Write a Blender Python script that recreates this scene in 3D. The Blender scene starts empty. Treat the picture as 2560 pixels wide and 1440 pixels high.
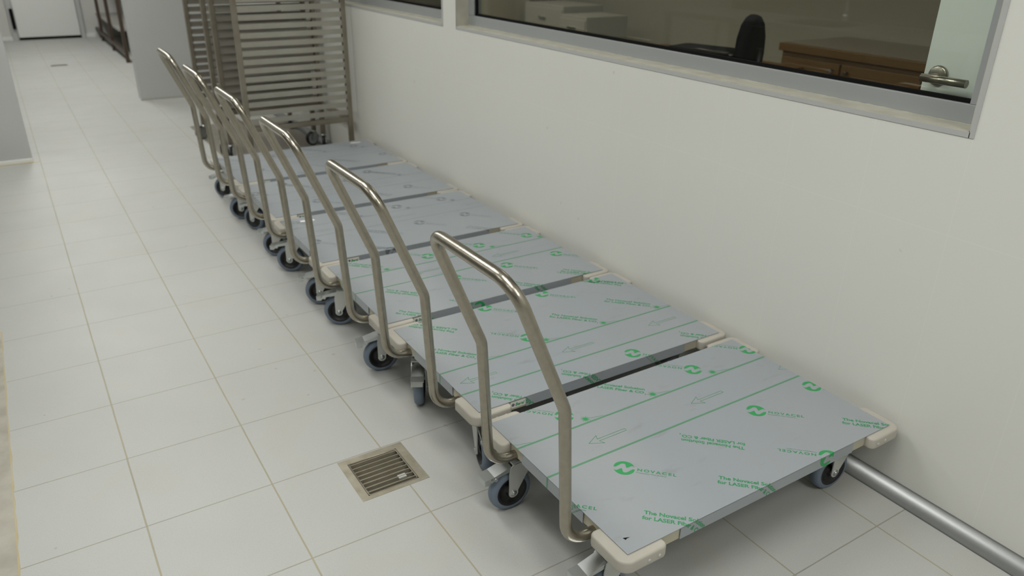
import bpy, bmesh, math, random
from mathutils import Vector, Matrix
random.seed(7)
C = bpy.context.scene.collection
S = 1/3.0                      # one floor tile is a third of a metre
def R(d): return math.radians(d)

# ------------------------------------------------------------------ camera
YAW, PITCH, ROLL = 0.5716, 0.4292, 0.0158
cam = bpy.data.cameras.new('camera'); camo = bpy.data.objects.new('camera', cam); C.objects.link(camo)
cam.sensor_width = 36.0; cam.lens = 36.0*1929.1/2560.0; cam.clip_start = 0.05; cam.clip_end = 60
fw = Vector((math.sin(YAW)*math.cos(PITCH), math.cos(YAW)*math.cos(PITCH), -math.sin(PITCH)))
rt = Vector((math.cos(YAW), -math.sin(YAW), 0)); up = rt.cross(fw)
r2 = rt*math.cos(ROLL) + up*math.sin(ROLL); u2 = -rt*math.sin(ROLL) + up*math.cos(ROLL)
M = Matrix((r2, u2, -fw)).transposed().to_4x4()
M.translation = Vector((-0.1663*S, -6.5806*S, 4.3146*S))
camo.matrix_world = M
cam.dof.use_dof = True; cam.dof.focus_distance = 1.75; cam.dof.aperture_fstop = 4.0
bpy.context.scene.camera = camo

# ------------------------------------------------------------------ world, exposure
W = bpy.data.worlds.new('world'); bpy.context.scene.world = W; W.use_nodes = True
W.node_tree.nodes['Background'].inputs[0].default_value = (0.75, 0.8, 0.85, 1)
W.node_tree.nodes['Background'].inputs[1].default_value = 0.02
vs = bpy.context.scene.view_settings
vs.view_transform = 'Standard'; vs.look = 'None'; vs.gamma = 1.0; vs.exposure = 0.0
vs.use_curve_mapping = False

# ------------------------------------------------------------------ ceiling light positions (lamps are built with their housings below)
HALL_LAMPS = [(1.00, -3.3), (0.20, -1.5), (0.10, 0.8), (0.10, 3.0), (0.10, 5.2), (0.40, 7.3), (0.40, 9.3), (-1.95, -2.4), (-1.95, 0.2), (-1.95, 2.8)]
LAMP_W = 21.5
LAMP_C = (1.0, 0.995, 0.965)
LEFT_W = 6.0
OFFICE_FILLS = [(2.6, -1.9), (3.4, 1.2), (3.4, 4.2)]  # unseen lamps added to brighten the office and its white door
CEIL = 2.75

# ------------------------------------------------------------------ materials
def mat(name, col, rough=0.5, metal=0.0, spec=0.5, noise=None, bump=None):
    m = bpy.data.materials.new(name); m.use_nodes = True; nt = m.node_tree
    b = nt.nodes['Principled BSDF']
    b.inputs['Base Color'].default_value = (*col, 1); b.inputs['Roughness'].default_value = rough
    b.inputs['Metallic'].default_value = metal; b.inputs['Specular IOR Level'].default_value = spec
    tc = nt.nodes.new('ShaderNodeTexCoord')
    if noise:                                    # (scale, amount, second colour, stretch)
        sc, lo, col2, st = noise
        mp = nt.nodes.new('ShaderNodeMapping'); mp.inputs['Scale'].default_value = st
        nz = nt.nodes.new('ShaderNodeTexNoise'); nz.inputs['Scale'].default_value = sc; nz.inputs['Detail'].default_value = 5
        cr = nt.nodes.new('ShaderNodeValToRGB')
        cr.color_ramp.elements[0].position = 0.5-lo; cr.color_ramp.elements[1].position = 0.5+lo
        cr.color_ramp.elements[0].color = (*col2, 1); cr.color_ramp.elements[1].color = (*col, 1)
        nt.links.new(tc.outputs['Object'], mp.inputs[0]); nt.links.new(mp.outputs[0], nz.inputs['Vector'])
        nt.links.new(nz.outputs['Fac'], cr.inputs[0]); nt.links.new(cr.outputs[0], b.inputs['Base Color'])
    if bump:
        nb = nt.nodes.new('ShaderNodeTexNoise'); nb.inputs['Scale'].default_value = bump[0]
        bp = nt.nodes.new('ShaderNodeBump'); bp.inputs['Strength'].default_value = bump[1]; bp.inputs['Distance'].default_value = 0.002
        nt.links.new(tc.outputs['Object'], nb.inputs['Vector'])
        nt.links.new(nb.outputs['Fac'], bp.inputs['Height']); nt.links.new(bp.outputs[0], b.inputs['Normal'])
    return m

def nmath(nt, op, a, b=None, c=None):
    n = nt.nodes.new('ShaderNodeMath'); n.operation = op
    for i, v in enumerate((a, b, c)):
        if v is None: continue
        if isinstance(v, (int, float)): n.inputs[i].default_value = v
        else: nt.links.new(v, n.inputs[i])
    return n.outputs[0]
def mixc(nt, fac, a, b):
    n = nt.nodes.new('ShaderNodeMix'); n.data_type = 'RGBA'
    for sock, v in ((n.inputs[0], fac), (n.inputs[6], a), (n.inputs[7], b)):
        if isinstance(v, tuple): sock.default_value = (*v, 1)
        elif isinstance(v, (int, float)): sock.default_value = v
        else: nt.links.new(v, sock)
    return n.outputs[2]
def noise_f(nt, vec, scale, lo, hi, detail=4):
    n = nt.nodes.new('ShaderNodeTexNoise'); n.inputs['Scale'].default_value = scale; n.inputs['Detail'].default_value = detail
    nt.links.new(vec, n.inputs['Vector'])
    r = nt.nodes.new('ShaderNodeMapRange'); r.inputs[1].default_value = lo; r.inputs[2].default_value = hi
    nt.links.new(n.outputs['Fac'], r.inputs[0]); return r.outputs[0]
def line_f(nt, coord, off, period, half):
    """1 on a joint of the given half width, 0 elsewhere"""
    a = nmath(nt, 'ADD', nmath(nt, 'MULTIPLY', nmath(nt, 'SUBTRACT', coord, off), 1/period), 0.5)
    fr = nmath(nt, 'FRACT', nmath(nt, 'ADD', a, 100.0))
    d = nmath(nt, 'MULTIPLY', nmath(nt, 'ABSOLUTE', nmath(nt, 'SUBTRACT', fr, 0.5)), period)
    r = nt.nodes.new('ShaderNodeMapRange'); r.inputs[1].default_value = half*0.7; r.inputs[2].default_value = half*1.3
    r.inputs[3].default_value = 1; r.inputs[4].default_value = 0
    nt.links.new(d, r.inputs[0]); return r.outputs[0]

def floor_mat():
    m = bpy.data.materials.new('floor_tile'); m.use_nodes = True; nt = m.node_tree; b = nt.nodes['Principled BSDF']
    g = nt.nodes.new('ShaderNodeNewGeometry'); sp = nt.nodes.new('ShaderNodeSeparateXYZ'); nt.links.new(g.outputs['Position'], sp.inputs[0])
    P = g.outputs['Position']
    base = mixc(nt, noise_f(nt, P, 0.9, 0.35, 0.65), (0.415, 0.420, 0.396), (0.445, 0.452, 0.430))
    base = mixc(nt, nmath(nt, 'MULTIPLY', noise_f(nt, P, 3.2, 0.56, 0.78), 0.35), base, (0.44, 0.40, 0.34))   # beige dirt
    sp1 = noise_f(nt, P, 330, 0.56, 0.70, 2); base = mixc(nt, nmath(nt, 'MULTIPLY', sp1, 0.30), base, (0.30, 0.29, 0.27))
    sp2 = noise_f(nt, P, 210, 0.60, 0.75, 2); base = mixc(nt, nmath(nt, 'MULTIPLY', sp2, 0.22), base, (0.57, 0.57, 0.56))
    sp3 = noise_f(nt, P, 22, 0.775, 0.79, 1); base = mixc(nt, nmath(nt, 'MULTIPLY', sp3, 0.4), base, (0.28, 0.23, 0.15))
    wob = nmath(nt, 'MULTIPLY', noise_f(nt, P, 7, 0.2, 0.8), 0.0012)
    lx = line_f(nt, nmath(nt, 'ADD', sp.outputs[0], wob), 0.0, S, 0.0021)
    ly = line_f(nt, nmath(nt, 'ADD', sp.outputs[1], wob), 0.0, S*1.0178, 0.0016)
    gv = noise_f(nt, P, 2.5, 0.3, 0.7)
    gx = mixc(nt, gv, (0.36, 0.32, 0.20), (0.30, 0.28, 0.21)); gy = mixc(nt, gv, (0.31, 0.285, 0.205), (0.27, 0.26, 0.225))
    col = mixc(nt, nmath(nt, 'MULTIPLY', ly, 0.90), base, gy); col = mixc(nt, nmath(nt, 'MULTIPLY', lx, 0.9), col, gx)
    nt.links.new(col, b.inputs['Base Color'])
    rr = nt.nodes.new('ShaderNodeMapRange'); rr.inputs[3].default_value = 0.50; rr.inputs[4].default_value = 0.62
    nt.links.new(noise_f(nt, P, 5, 0.3, 0.7), rr.inputs[0]); nt.links.new(rr.outputs[0], b.inputs['Roughness'])
    b.inputs['Specular IOR Level'].default_value = 0.35
    bp = nt.nodes.new('ShaderNodeBump'); bp.inputs['Strength'].default_value = 0.5; bp.inputs['Distance'].default_value = 0.001; bp.invert = True
    nt.links.new(nmath(nt, 'MAXIMUM', lx, ly), bp.inputs['Height']); nt.links.new(bp.outputs[0], b.inputs['Normal'])
    return m
def wall_mat():
    m = bpy.data.materials.new('wall_tile'); m.use_nodes = True; nt = m.node_tree; b = nt.nodes['Principled BSDF']
    g = nt.nodes.new('ShaderNodeNewGeometry'); sp = nt.nodes.new('ShaderNodeSeparateXYZ'); nt.links.new(g.outputs['Position'], sp.inputs[0])
    P = g.outputs['Position']
    base = mixc(nt, noise_f(nt, P, 0.7, 0.35, 0.65), (0.65, 0.65, 0.60), (0.67, 0.675, 0.63))
    sp3 = noise_f(nt, P, 24, 0.80, 0.81, 1); base = mixc(nt, nmath(nt, 'MULTIPLY', sp3, 0.4), base, (0.4, 0.36, 0.28))
    ly = line_f(nt, sp.outputs[1], -3.775*S, 0.7655*S, 0.0009); lz = line_f(nt, sp.outputs[2], 2.318*S, 2.318*S, 0.0011)
    col = mixc(nt, nmath(nt, 'MULTIPLY', nmath(nt, 'MAXIMUM', ly, lz), 0.22), base, (0.78, 0.78, 0.76))
    nt.links.new(col, b.inputs['Base Color']); b.inputs['Roughness'].default_value = 0.32; b.inputs['Specular IOR Level'].default_value = 0.4
    return m
MT = {}
MT['floor'] = floor_mat(); MT['wall'] = wall_mat()
MT['plain_wall'] = mat('painted_wall', (0.60, 0.60, 0.57), 0.6, noise=(2, .3, (0.56, 0.56, 0.53), (1, 1, 1)))
MT['dark_wall'] = mat('low_reflection_wall', (0.20, 0.195, 0.17), 0.6, noise=(2, .3, (0.17, 0.165, 0.145), (1, 1, 1)))  # unseen left wall, darkened so the window glass reflects less
MT['panel'] = mat('cold_room_panel', (0.48, 0.49, 0.475), 0.38, noise=(1.5, .25, (0.44, 0.45, 0.435), (1, 1, 1)))
MT['ceiling'] = mat('ceiling_paint', (0.72, 0.72, 0.70), 0.8)
MT['white'] = mat('white_enamel', (0.72, 0.73, 0.70), 0.35)
MT['alu'] = mat('brushed_aluminium', (0.40, 0.41, 0.41), 0.42, 0.9, noise=(30, .3, (0.34, 0.35, 0.35), (1, .03, 1)))
MT['frame_grey'] = mat('grey_window_frame', (0.32, 0.335, 0.335), 0.42, 0.15)
MT['flange'] = mat('grey_window_flange', (0.45, 0.455, 0.44), 0.4, 0.1)
MT['sill'] = mat('beige_sealant', (0.50, 0.49, 0.41), 0.6, noise=(14, .2, (0.40, 0.39, 0.32), (1, 1, 1)))
MT['black'] = mat('black_rubber', (0.006, 0.006, 0.006), 0.8, 0.0, 0.1)
MT['steel'] = mat('brushed_stainless', (0.41, 0.38, 0.315), 0.28, 1.0, noise=(60, .3, (0.34, 0.312, 0.258), (1, 1, 1)), bump=(300, .12))
MT['rack'] = mat('dull_stained_steel', (0.33, 0.305, 0.25), 0.42, 0.75, noise=(6, .3, (0.20, 0.17, 0.125), (1, 1, 1)))
MT['runner'] = mat('satin_steel_runner', (0.43, 0.42, 0.37), 0.42, 0.6, noise=(5, .3, (0.34, 0.32, 0.27), (1, 1, 1)))
MT['zinc'] = mat('zinc_plated_steel', (0.56, 0.58, 0.575), 0.33, 1.0, noise=(50, .3, (0.52, 0.55, 0.55), (1, 1, 1)))
MT['fork'] = mat('pale_zinc_fork', (0.56, 0.58, 0.55), 0.40, 0.35)
MT['tread'] = mat('grey_rubber_tread', (0.165, 0.21, 0.27), 0.55, noise=(20, .25, (0.145, 0.185, 0.235), (1, 1, 1)))
MT['hub'] = mat('black_plastic_hub', (0.006, 0.006, 0.007), 0.45)
MT['cream'] = mat('cream_plastic_bumper', (0.46, 0.437, 0.382), 0.48, noise=(12, .25, (0.42, 0.397, 0.342), (1, 1, 1)))
MT['cream_frame'] = mat('cream_powder_coat', (0.44, 0.415, 0.32), 0.45)
def film_mat(name, a, b2):
    m = mat(name, a, 0.34, 0.0, 0.45); nt = m.node_tree; b = nt.nodes['Principled BSDF']
    tc = nt.nodes.new('ShaderNodeTexCoord'); P = tc.outputs['Object']
    c = mixc(nt, noise_f(nt, P, 2.2, 0.35, 0.65), a, b2)
    mp = nt.nodes.new('ShaderNodeMapping'); mp.inputs['Scale'].default_value = (1, 2.5, 1); mp.inputs['Rotation'].default_value = (0, 0, 0.5)
    nt.links.new(P, mp.inputs[0])
    c = mixc(nt, nmath(nt, 'MULTIPLY', noise_f(nt, mp.outputs[0], 9, 0.62, 0.80, 6), 0.35), c, (0.17, 0.165, 0.155))
    nt.links.new(c, b.inputs['Base Color']); return m
MT['film'] = film_mat('grey_protective_film', (0.295, 0.325, 0.350), (0.31, 0.335, 0.352))
MT['ink'] = mat('green_ink', (0.022, 0.30, 0.085), 0.4)
MT['ink_text'] = mat('green_text_ink', (0.03, 0.265, 0.10), 0.4)
MT['ink_light'] = mat('pale_green_ink', (0.10, 0.265, 0.15), 0.4)
MT['gink'] = mat('grey_ink', (0.15, 0.165, 0.185), 0.4)
MT['gink_text'] = mat('grey_text_ink', (0.19, 0.21, 0.23), 0.4)
MT['gink_light'] = mat('pale_grey_ink', (0.25, 0.272, 0.292), 0.4)
MT['paper'] = mat('white_paper', (0.80, 0.80, 0.78), 0.5)
MT['drain'] = mat('stained_drain_steel', (0.46, 0.43, 0.35), 0.45, 0.5, noise=(25, .3, (0.30, 0.27, 0.19), (1, 1, 1)))
MT['pit'] = mat('drain_pit', (0.10, 0.09, 0.07), 0.8)
MT['concrete'] = mat('stained_concrete', (0.46, 0.44, 0.38), 0.8, noise=(12, .25, (0.30, 0.28, 0.23), (1, 1, 1)))
MT['stain'] = mat('yellow_floor_stain', (0.42, 0.34, 0.17), 0.7, noise=(9, .3, (0.46, 0.42, 0.31), (1, 1, 1)))
MT['oak'] = mat('brown_oak_veneer', (0.155, 0.082, 0.022), 0.4, noise=(7, .3, (0.115, 0.058, 0.016), (1, 1, 14)))
MT['worktop'] = mat('dull_worktop', (0.21, 0.19, 0.15), 0.35)
MT['office_wall'] = mat('office_wall', (0.39, 0.375, 0.30), 0.7)
MT['office_floor'] = mat('office_floor', (0.22, 0.20, 0.16), 0.5)
MT['cloth'] = mat('black_upholstery', (0.005, 0.005, 0.006), 0.9, 0.0, 0.1)
MT['door_white'] = mat('white_door_paint', (0.78, 0.82, 0.77), 0.35)
MT['cabinet'] = mat('grey_cabinet_paint', (0.40, 0.395, 0.34), 0.5)
MT['brown'] = mat('dark_brown_metal', (0.07, 0.05, 0.035), 0.45, 0.3)
MT['galv'] = mat('grey_sheet_metal', (0.40, 0.39, 0.36), 0.45, 0.3)
def glass_mat():
    """pane: clear with a Schlick reflection, the same for every ray"""
    m = bpy.data.materials.new('window_glass'); m.use_nodes = True; nt = m.node_tree; nt.nodes.clear()
    out = nt.nodes.new('ShaderNodeOutputMaterial'); g = nt.nodes.new('ShaderNodeNewGeometry')
    dt = nt.nodes.new('ShaderNodeVectorMath'); dt.operation = 'DOT_PRODUCT'
    nt.links.new(g.outputs['Incoming'], dt.inputs[0]); nt.links.new(g.outputs['Normal'], dt.inputs[1])
    c = nmath(nt, 'ABSOLUTE', dt.outputs['Value'])
    p = nmath(nt, 'POWER', nmath(nt, 'SUBTRACT', 1.0, c), 5.0)
    f = nmath(nt, 'ADD', nmath(nt, 'MULTIPLY', p, 0.96), 0.04)
    tr = nt.nodes.new('ShaderNodeBsdfTransparent'); tr.inputs[0].default_value = (0.93, 0.95, 0.93, 1)
    gl = nt.nodes.new('ShaderNodeBsdfGlossy'); gl.inputs['Roughness'].default_value = 0.0
    mx = nt.nodes.new('ShaderNodeMixShader'); nt.links.new(f, mx.inputs[0]); nt.links.new(tr.outputs[0], mx.inputs[1]); nt.links.new(gl.outputs[0], mx.inputs[2])
    nt.links.new(mx.outputs[0], out.inputs[0]); return m
MT['glass'] = glass_mat()
def emit_mat():
    m = mat('lamp_diffuser', (0.9, 0.9, 0.88), 0.5); b = m.node_tree.nodes['Principled BSDF']
    b.inputs['Emission Color'].default_value = (*LAMP_C, 1); b.inputs['Emission Strength'].default_value = 3.0; return m
MT['lamp'] = emit_mat()

# ------------------------------------------------------------------ mesh helpers
def box(bm, x0, x1, y0, y1, z0, z1, mi=0, bev=0.0, seg=2):
    vs_ = [bm.verts.new((x, y, z)) for x in (x0, x1) for y in (y0, y1) for z in (z0, z1)]
    q = [(0, 1, 3, 2), (4, 6, 7, 5), (0, 4, 5, 1), (2, 3, 7, 6), (0, 2, 6, 4), (1, 5, 7, 3)]
    fs = [bm.faces.new([vs_[i] for i in f]) for f in q]
    for f in fs: f.material_index = mi
    if bev:
        es = list({e for f in fs for e in f.edges})
        r = bmesh.ops.bevel(bm, geom=es, offset=bev, segments=seg, affect='EDGES', profile=0.6)
        for f in r['faces']: f.material_index = mi
def prism(bm, pts, y0, y1, axis='y', mi=0, bev=0.0):
    """extrude a closed 2-d outline; axis is the extrusion axis"""
    def P(a, b, t):
        return {'y': (a, t, b), 'x': (t, a, b), 'z': (a, b, t)}[axis]
    A = [bm.verts.new(P(a, b, y0)) for a, b in pts]; B = [bm.verts.new(P(a, b, y1)) for a, b in pts]
    fs = [bm.faces.new(A), bm.faces.new(B[::-1])]
    n = len(pts)
    for i in range(n): fs.append(bm.faces.new([A[i], B[i], B[(i+1) % n], A[(i+1) % n]]))
    for f in fs: f.material_index = mi
    bmesh.ops.recalc_face_normals(bm, faces=fs)
    if bev:
        es = [e for e in fs[0].edges] + [e for e in fs[1].edges]
        r = bmesh.ops.bevel(bm, geom=es, offset=bev, segments=3, affect='EDGES', profile=0.6)
        for f in r['faces']: f.material_index = mi
def lathe(bm, prof, center, axis='y', seg=40, mi=0, mis=None, closed=False):
    """revolve (radius, along) points about an axis through center"""
    rings = []
    for r, a in prof:
        ring = []
        for k in range(seg):
            t = 2*math.pi*k/seg; c, s = r*math.cos(t), r*math.sin(t)
            p = {'y': (c, a, s), 'x': (a, c, s), 'z': (c, s, a)}[axis]
            ring.append(bm.verts.new((p[0]+center[0], p[1]+center[1], p[2]+center[2])))
        rings.append(ring)
    fs = []
    for i in range(len(rings)-1):
        for k in range(seg):
            f = bm.faces.new([rings[i][k], rings[i][(k+1) % seg], rings[i+1][(k+1) % seg], rings[i+1][k]])
            f.material_index = mis[i] if mis else mi; f.smooth = True; fs.append(f)
    for ring, j in ((rings[0], 0), (rings[-1], -1)):
        if prof[j][0] > 1e-5:
            f = bm.faces.new(ring); f.material_index = (mis[j] if mis else mi); fs.append(f)
    bmesh.ops.recalc_face_normals(bm, faces=fs)
def fillet(pts, rads, n=8):
    out = [Vector(pts[0])]
    for i in range(1, len(pts)-1):
        p, a, b = Vector(pts[i]), Vector(pts[i-1]), Vector(pts[i+1])
        d1, d2 = (a-p).normalized(), (b-p).normalized(); r = rads[i-1]
        ang = d1.angle(d2); t = r/math.tan(ang/2)
        s, e = p+d1*t, p+d2*t; bis = (d1+d2).normalized(); c = p + bis*(r/math.sin(ang/2))
        v1, v2 = s-c, e-c; tot = v1.angle(v2); ax = v1.cross(v2).normalized()
        for k in range(n+1): out.append(c + Matrix.Rotation(tot*k/n, 3, ax) @ v1)
    out.append(Vector(pts[-1])); return out
def tube(bm, path, r, seg=20, mi=0, cap=True):
    path = [Vector(p) for p in path]; n = len(path)
    T = [(path[min(i+1, n-1)]-path[max(i-1, 0)]).normalized() for i in range(n)]
    ref = Vector((0, 0, 1)) if abs(T[0].z) < 0.9 else Vector((0, 1, 0))
    N = (ref - T[0]*ref.dot(T[0])).normalized(); rings = []
    for i in range(n):
        if i:
            ax = T[i-1].cross(T[i])
            if ax.length > 1e-7: N = Matrix.Rotation(T[i-1].angle(T[i]), 3, ax.normalized()) @ N
        N = (N - T[i]*N.dot(T[i])).normalized(); B = T[i].cross(N)
        rings.append([bm.verts.new(path[i] + (N*math.cos(2*math.pi*k/seg) + B*math.sin(2*math.pi*k/seg))*r) for k in range(seg)])
    fs = []
    for i in range(n-1):
        for k in range(seg):
            f = bm.faces.new([rings[i][k], rings[i][(k+1) % seg], rings[i+1][(k+1) % seg], rings[i+1][k]]); f.smooth = True; f.material_index = mi; fs.append(f)
    if cap:
        for g in (rings[0], rings[-1]): f = bm.faces.new(g); f.material_index = mi; fs.append(f)
    bmesh.ops.recalc_face_normals(bm, faces=fs)
def mesh_of(name, bm, mats):
    me = bpy.data.meshes.new(name); bm.to_mesh(me); bm.free()
    for m in (mats if isinstance(mats, (list, tuple)) else [mats]): me.materials.append(MT[m] if isinstance(m, str) else m)
    return me
def link(name, me, parent=None, loc=None, rotz=None):
    o = bpy.data.objects.new(name, me); C.objects.link(o)
    if parent: o.parent = parent
    if loc: o.location = loc
    if rotz is not None: o.rotation_euler = (0, 0, rotz)
    return o
def obj(name, bm, mats, parent=None, loc=None, rotz=None): return link(name, mesh_of(name, bm, mats), parent, loc, rotz)
def tag(o, label, cat, group=None):
    o['label'] = label; o['category'] = cat
    if group: o['group'] = group
    return o
def thing(name, label, cat, loc=(0, 0, 0), rotz=0.0, group=None):
    o = bpy.data.objects.new(name, None); C.objects.link(o); o.location = loc; o.rotation_euler = (0, 0, rotz)
    return tag(o, label, cat, group)
def struct(o): o['kind'] = 'structure'; return o
def dup(root, loc, rotz, label, name=None):
    r = root.copy(); C.objects.link(r); r.location = loc; r.rotation_euler = (0, 0, rotz); r['label'] = label
    for ch in list(root.children):
        c = ch.copy(); C.objects.link(c); c.parent = r
        for g in list(ch.children):
            d = g.copy(); C.objects.link(d); d.parent = c
    return r
def B(): return bmesh.new()

# ------------------------------------------------------------------ the room
WX = 5.5*S                       # face of the tiled wall
WT = 0.12                        # its thickness
bm = B(); box(bm, -2.7, WX, -4.6, 11.15, -0.05, 0.0)
# the drain pit is cut out of the floor slab surface by building the slab round it
bm.free(); bm = B()
DX0, DX1, DY0, DY1 = 1.572*S, 2.19*S, -1.64*S, -1.035*S
for a in ((-2.7, DX0, -4.6, 11.15), (DX1, WX, -4.6, 11.15), (DX0, DX1, -4.6, DY0), (DX0, DX1, DY1, 11.15)):
    box(bm, a[0], a[1], a[2], a[3], -0.08, 0.0)
bmesh.ops.remove_doubles(bm, verts=bm.verts, dist=1e-5)
struct(obj('floor', bm, 'floor'))
bm = B(); box(bm, -2.7, 5.8, -4.6, 11.2, CEIL, CEIL+0.05); struct(obj('ceiling', bm, 'ceiling'))

WIN = [(-3.74*S, 3.84*S), (4.29*S, 9.9*S)]; WZ0, WZ1 = 3.085*S, 6.4*S
bm = B()
box(bm, WX, WX+WT, -4.6, 11.15, 0, WZ0); box(bm, WX, WX+WT, -4.6, 11.15, WZ1, CEIL)
for a, b in ((-4.6, WIN[0][0]), (WIN[0][1], WIN[1][0]), (WIN[1][1], 11.15)): box(bm, WX, WX+WT, a, b, WZ0, WZ1)
struct(obj('wall_right', bm, 'wall'))
bm = B(); box(bm, -2.75, -2.65, -4.6, 11.15, 0, CEIL); struct(obj('wall_left', bm, 'dark_wall'))
bm = B(); box(bm, -2.7, WX+WT, -4.7, -4.6, 0, CEIL); struct(obj('wall_front', bm, 'plain_wall'))
# far wall, with its white cove base
FY = 33.0*S
bm = B(); box(bm, -2.7, WX, FY, FY+0.12, 0, CEIL, 0)
struct(obj('wall_back', bm, 'plain_wall'))
bm = B()
for a, b in ((-2.65, 0.44*S), (2.86*S, 3.40*S)): box(bm, a, b, FY-0.02, FY, 0.0, 0.05)
struct(obj('baseboard_back', bm, 'white'))
# rounded aluminium skirting along the tiled wall
bm = B(); n = 9; rad = 0.040
pts = [(WX, 0.0), (WX-rad, 0.0)] + [(WX-rad*math.cos(t)*1.0, rad*0.98*math.sin(t)) for t in [0.5*math.pi*k/n for k in range(1, n+1)]]
prism(bm, pts, -4.6, 10.98, 'y')
for f in bm.faces: f.smooth = len(f.verts) == 4
struct(obj('baseboard_right', bm, 'alu'))

# ------------------------------------------------------------------ windows to the office
for i, (a, b) in enumerate(WIN):
    w = bpy.data.objects.new('window_%d' % (i+1), None); C.objects.link(w); struct(w); w.location = (WX, (a+b)/2, WZ0)
    def P(name, bm, m):
        bmesh.ops.translate(bm, verts=bm.verts, vec=(-WX, -(a+b)/2, -WZ0)); return obj(name, bm, m, w)
    fx = 5.70*S; fwid = 0.155*S
    bm = B()                                                            # frame bars
    box(bm, fx, fx+0.045, a, b, WZ0, WZ0+fwid, bev=.002); box(bm, fx, fx+0.045, a, b, WZ1-fwid, WZ1, bev=.002)
    box(bm, fx, fx+0.045, a, a+fwid, WZ0+fwid, WZ1-fwid, bev=.002); box(bm, fx, fx+0.045, b-fwid, b, WZ0+fwid, WZ1-fwid, bev=.002)
    P('window_frame', bm, 'frame_grey')
    bm = B(); g = 0.0105                                                 # black gasket
    for (y0, y1, z0, z1) in ((a+fwid, b-fwid, WZ0+fwid, WZ0+fwid+g), (a+fwid, b-fwid, WZ1-fwid-g, WZ1-fwid),
                             (b-fwid-g*1.4, b-fwid, WZ0+fwid, WZ1-fwid)):
        box(bm, fx+0.009, fx+0.0195, y0, y1, z0, z1)
    P('gasket', bm, 'black')
    bm = B(); box(bm, fx+0.020, fx+0.028, a+fwid-0.004, b-fwid+0.004, WZ0+fwid-0.004, WZ1-fwid+0.004); P('glass_pane', bm, 'glass')
    bm = B()                                                            # beige sealed reveal
    box(bm, WX+0.001, fx, a, b, WZ0-0.001, WZ0+0.004); box(bm, WX+0.001, fx, b-0.003, b+0.001, WZ0, WZ1); box(bm, WX+0.001, fx, a-0.001, a+0.003, WZ0, WZ1)
    # ragged sealant bead along the foot of the frame
    N = 160; top = []
    for k in range(N+1):
        y = a + (b-a)*k/N; top.append((y, WZ0+0.005+0.0022*random.random()))
    prism(bm, [(a, WZ0+0.001)] + top + [(b, WZ0+0.001)], fx-0.0035, fx+0.001, 'x')
    P('window_sill', bm, 'sill')
    bm = B(); t = 0.0118                                                 # thin flange round the opening
    box(bm, WX-0.0025, WX+0.01, a-0.002, b+0.002, WZ0-t, WZ0+0.001); box(bm, WX-0.0025, WX+0.01, a-t*1.1, a, WZ0-t, WZ1+t)
    box(bm, WX-0.0025, WX+0.004, b, b+0.003, WZ0-t, WZ1+t)
    P('window_flange', bm, 'flange')

# ------------------------------------------------------------------ office behind the glass
OX = 5.6
bm = B(); box(bm, WX+WT, OX, -2.4, 8.0, -0.05, 0); o = struct(obj('floor_office', bm, 'office_floor'))
bm = B(); box(bm, OX, OX+0.1, -2.4, 8.0, 0, CEIL); struct(obj('wall_office_right', bm, 'office_wall'))
bm = B(); box(bm, WX+WT, OX, 7.9, 8.0, 0, CEIL); struct(obj('wall_office_back', bm, 'office_wall'))
bm = B(); box(bm, WX+WT, OX, -2.5, -2.4, 0, CEIL); struct(obj('wall_office_front', bm, 'office_wall'))
# white door leaf standing open behind the glass
d = bpy.data.objects.new('door_1', None); C.objects.link(d); struct(d); dx = 6.08*S; d.location = (dx, -3.06*S+0.030, 0)
bm = B(); box(bm, 0, 0.042, -0.86, 0.0, 0.01, 2.05, bev=.003); obj('door_leaf', bm, 'door_white', d)
hy, hz = -0.030-0.012, 3.355*S-0.006
bm = B()
lathe(bm, [(0.0001, -0.009), (0.022, -0.009), (0.026, -0.006), (0.026, 0.0), (0.0001, 0.0)], (0, hy, hz+0.003), 'x', 32)
tube(bm, fillet([(0.0, hy, hz), (-0.052, hy, hz)], []), 0.010, 18)
tube(bm, [(-0.052, hy+0.016, hz), (-0.052, hy-0.105, hz)], 0.0105, 20)
obj('door_handle', bm, 'steel', d)
# oak base cabinets
t = thing('base_cabinet', 'brown oak cabinet with two round knobs, seen through the office window behind the white door', 'cabinet', (12.15*S, 0, 0))
def PT(name, bm, m, par): return obj(name, bm, m, par)
cy0, cy1, cz = -1.0, 3.38*S, 2.56*S
bm = B(); box(bm, 0.02, 0.62, cy0, cy1, 0.0, cz-0.03); PT('body', bm, 'oak', t)
bm = B(); box(bm, -0.012, 0.64, cy0, cy1+0.01, cz-0.045, cz, 0, .003); box(bm, 0.03, 0.64, cy0, cy1, cz, cz+0.004, 1); PT('worktop', bm, ['oak', 'worktop'], t)
ym = 2.05*S
for (a, b, kn) in ((ym+0.006, cy1-0.02, ym+0.05), (0.55*S, ym-0.006, ym-0.05), (-0.30, 0.55*S-0.012, -0.26)):
    bm = B(); box(bm, -0.004, 0.02, a, b, 0.10, cz-0.075, 0, .003)
    for (p, q, r, s) in ((a+.05, b-.05, 0.16, cz-.13),): box(bm, -0.008, 0.0, p, q, r, s, 0, .006)
    dd = PT('door', bm, 'oak', t)
    bm = B(); lathe(bm, [(0.0001, -0.03), (0.012, -0.028), (0.014, -0.02), (0.006, -0.012), (0.006, 0.0)], (-0.004, kn, cz-0.115), 'x', 20); PT('knob', bm, 'brown', dd)
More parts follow.
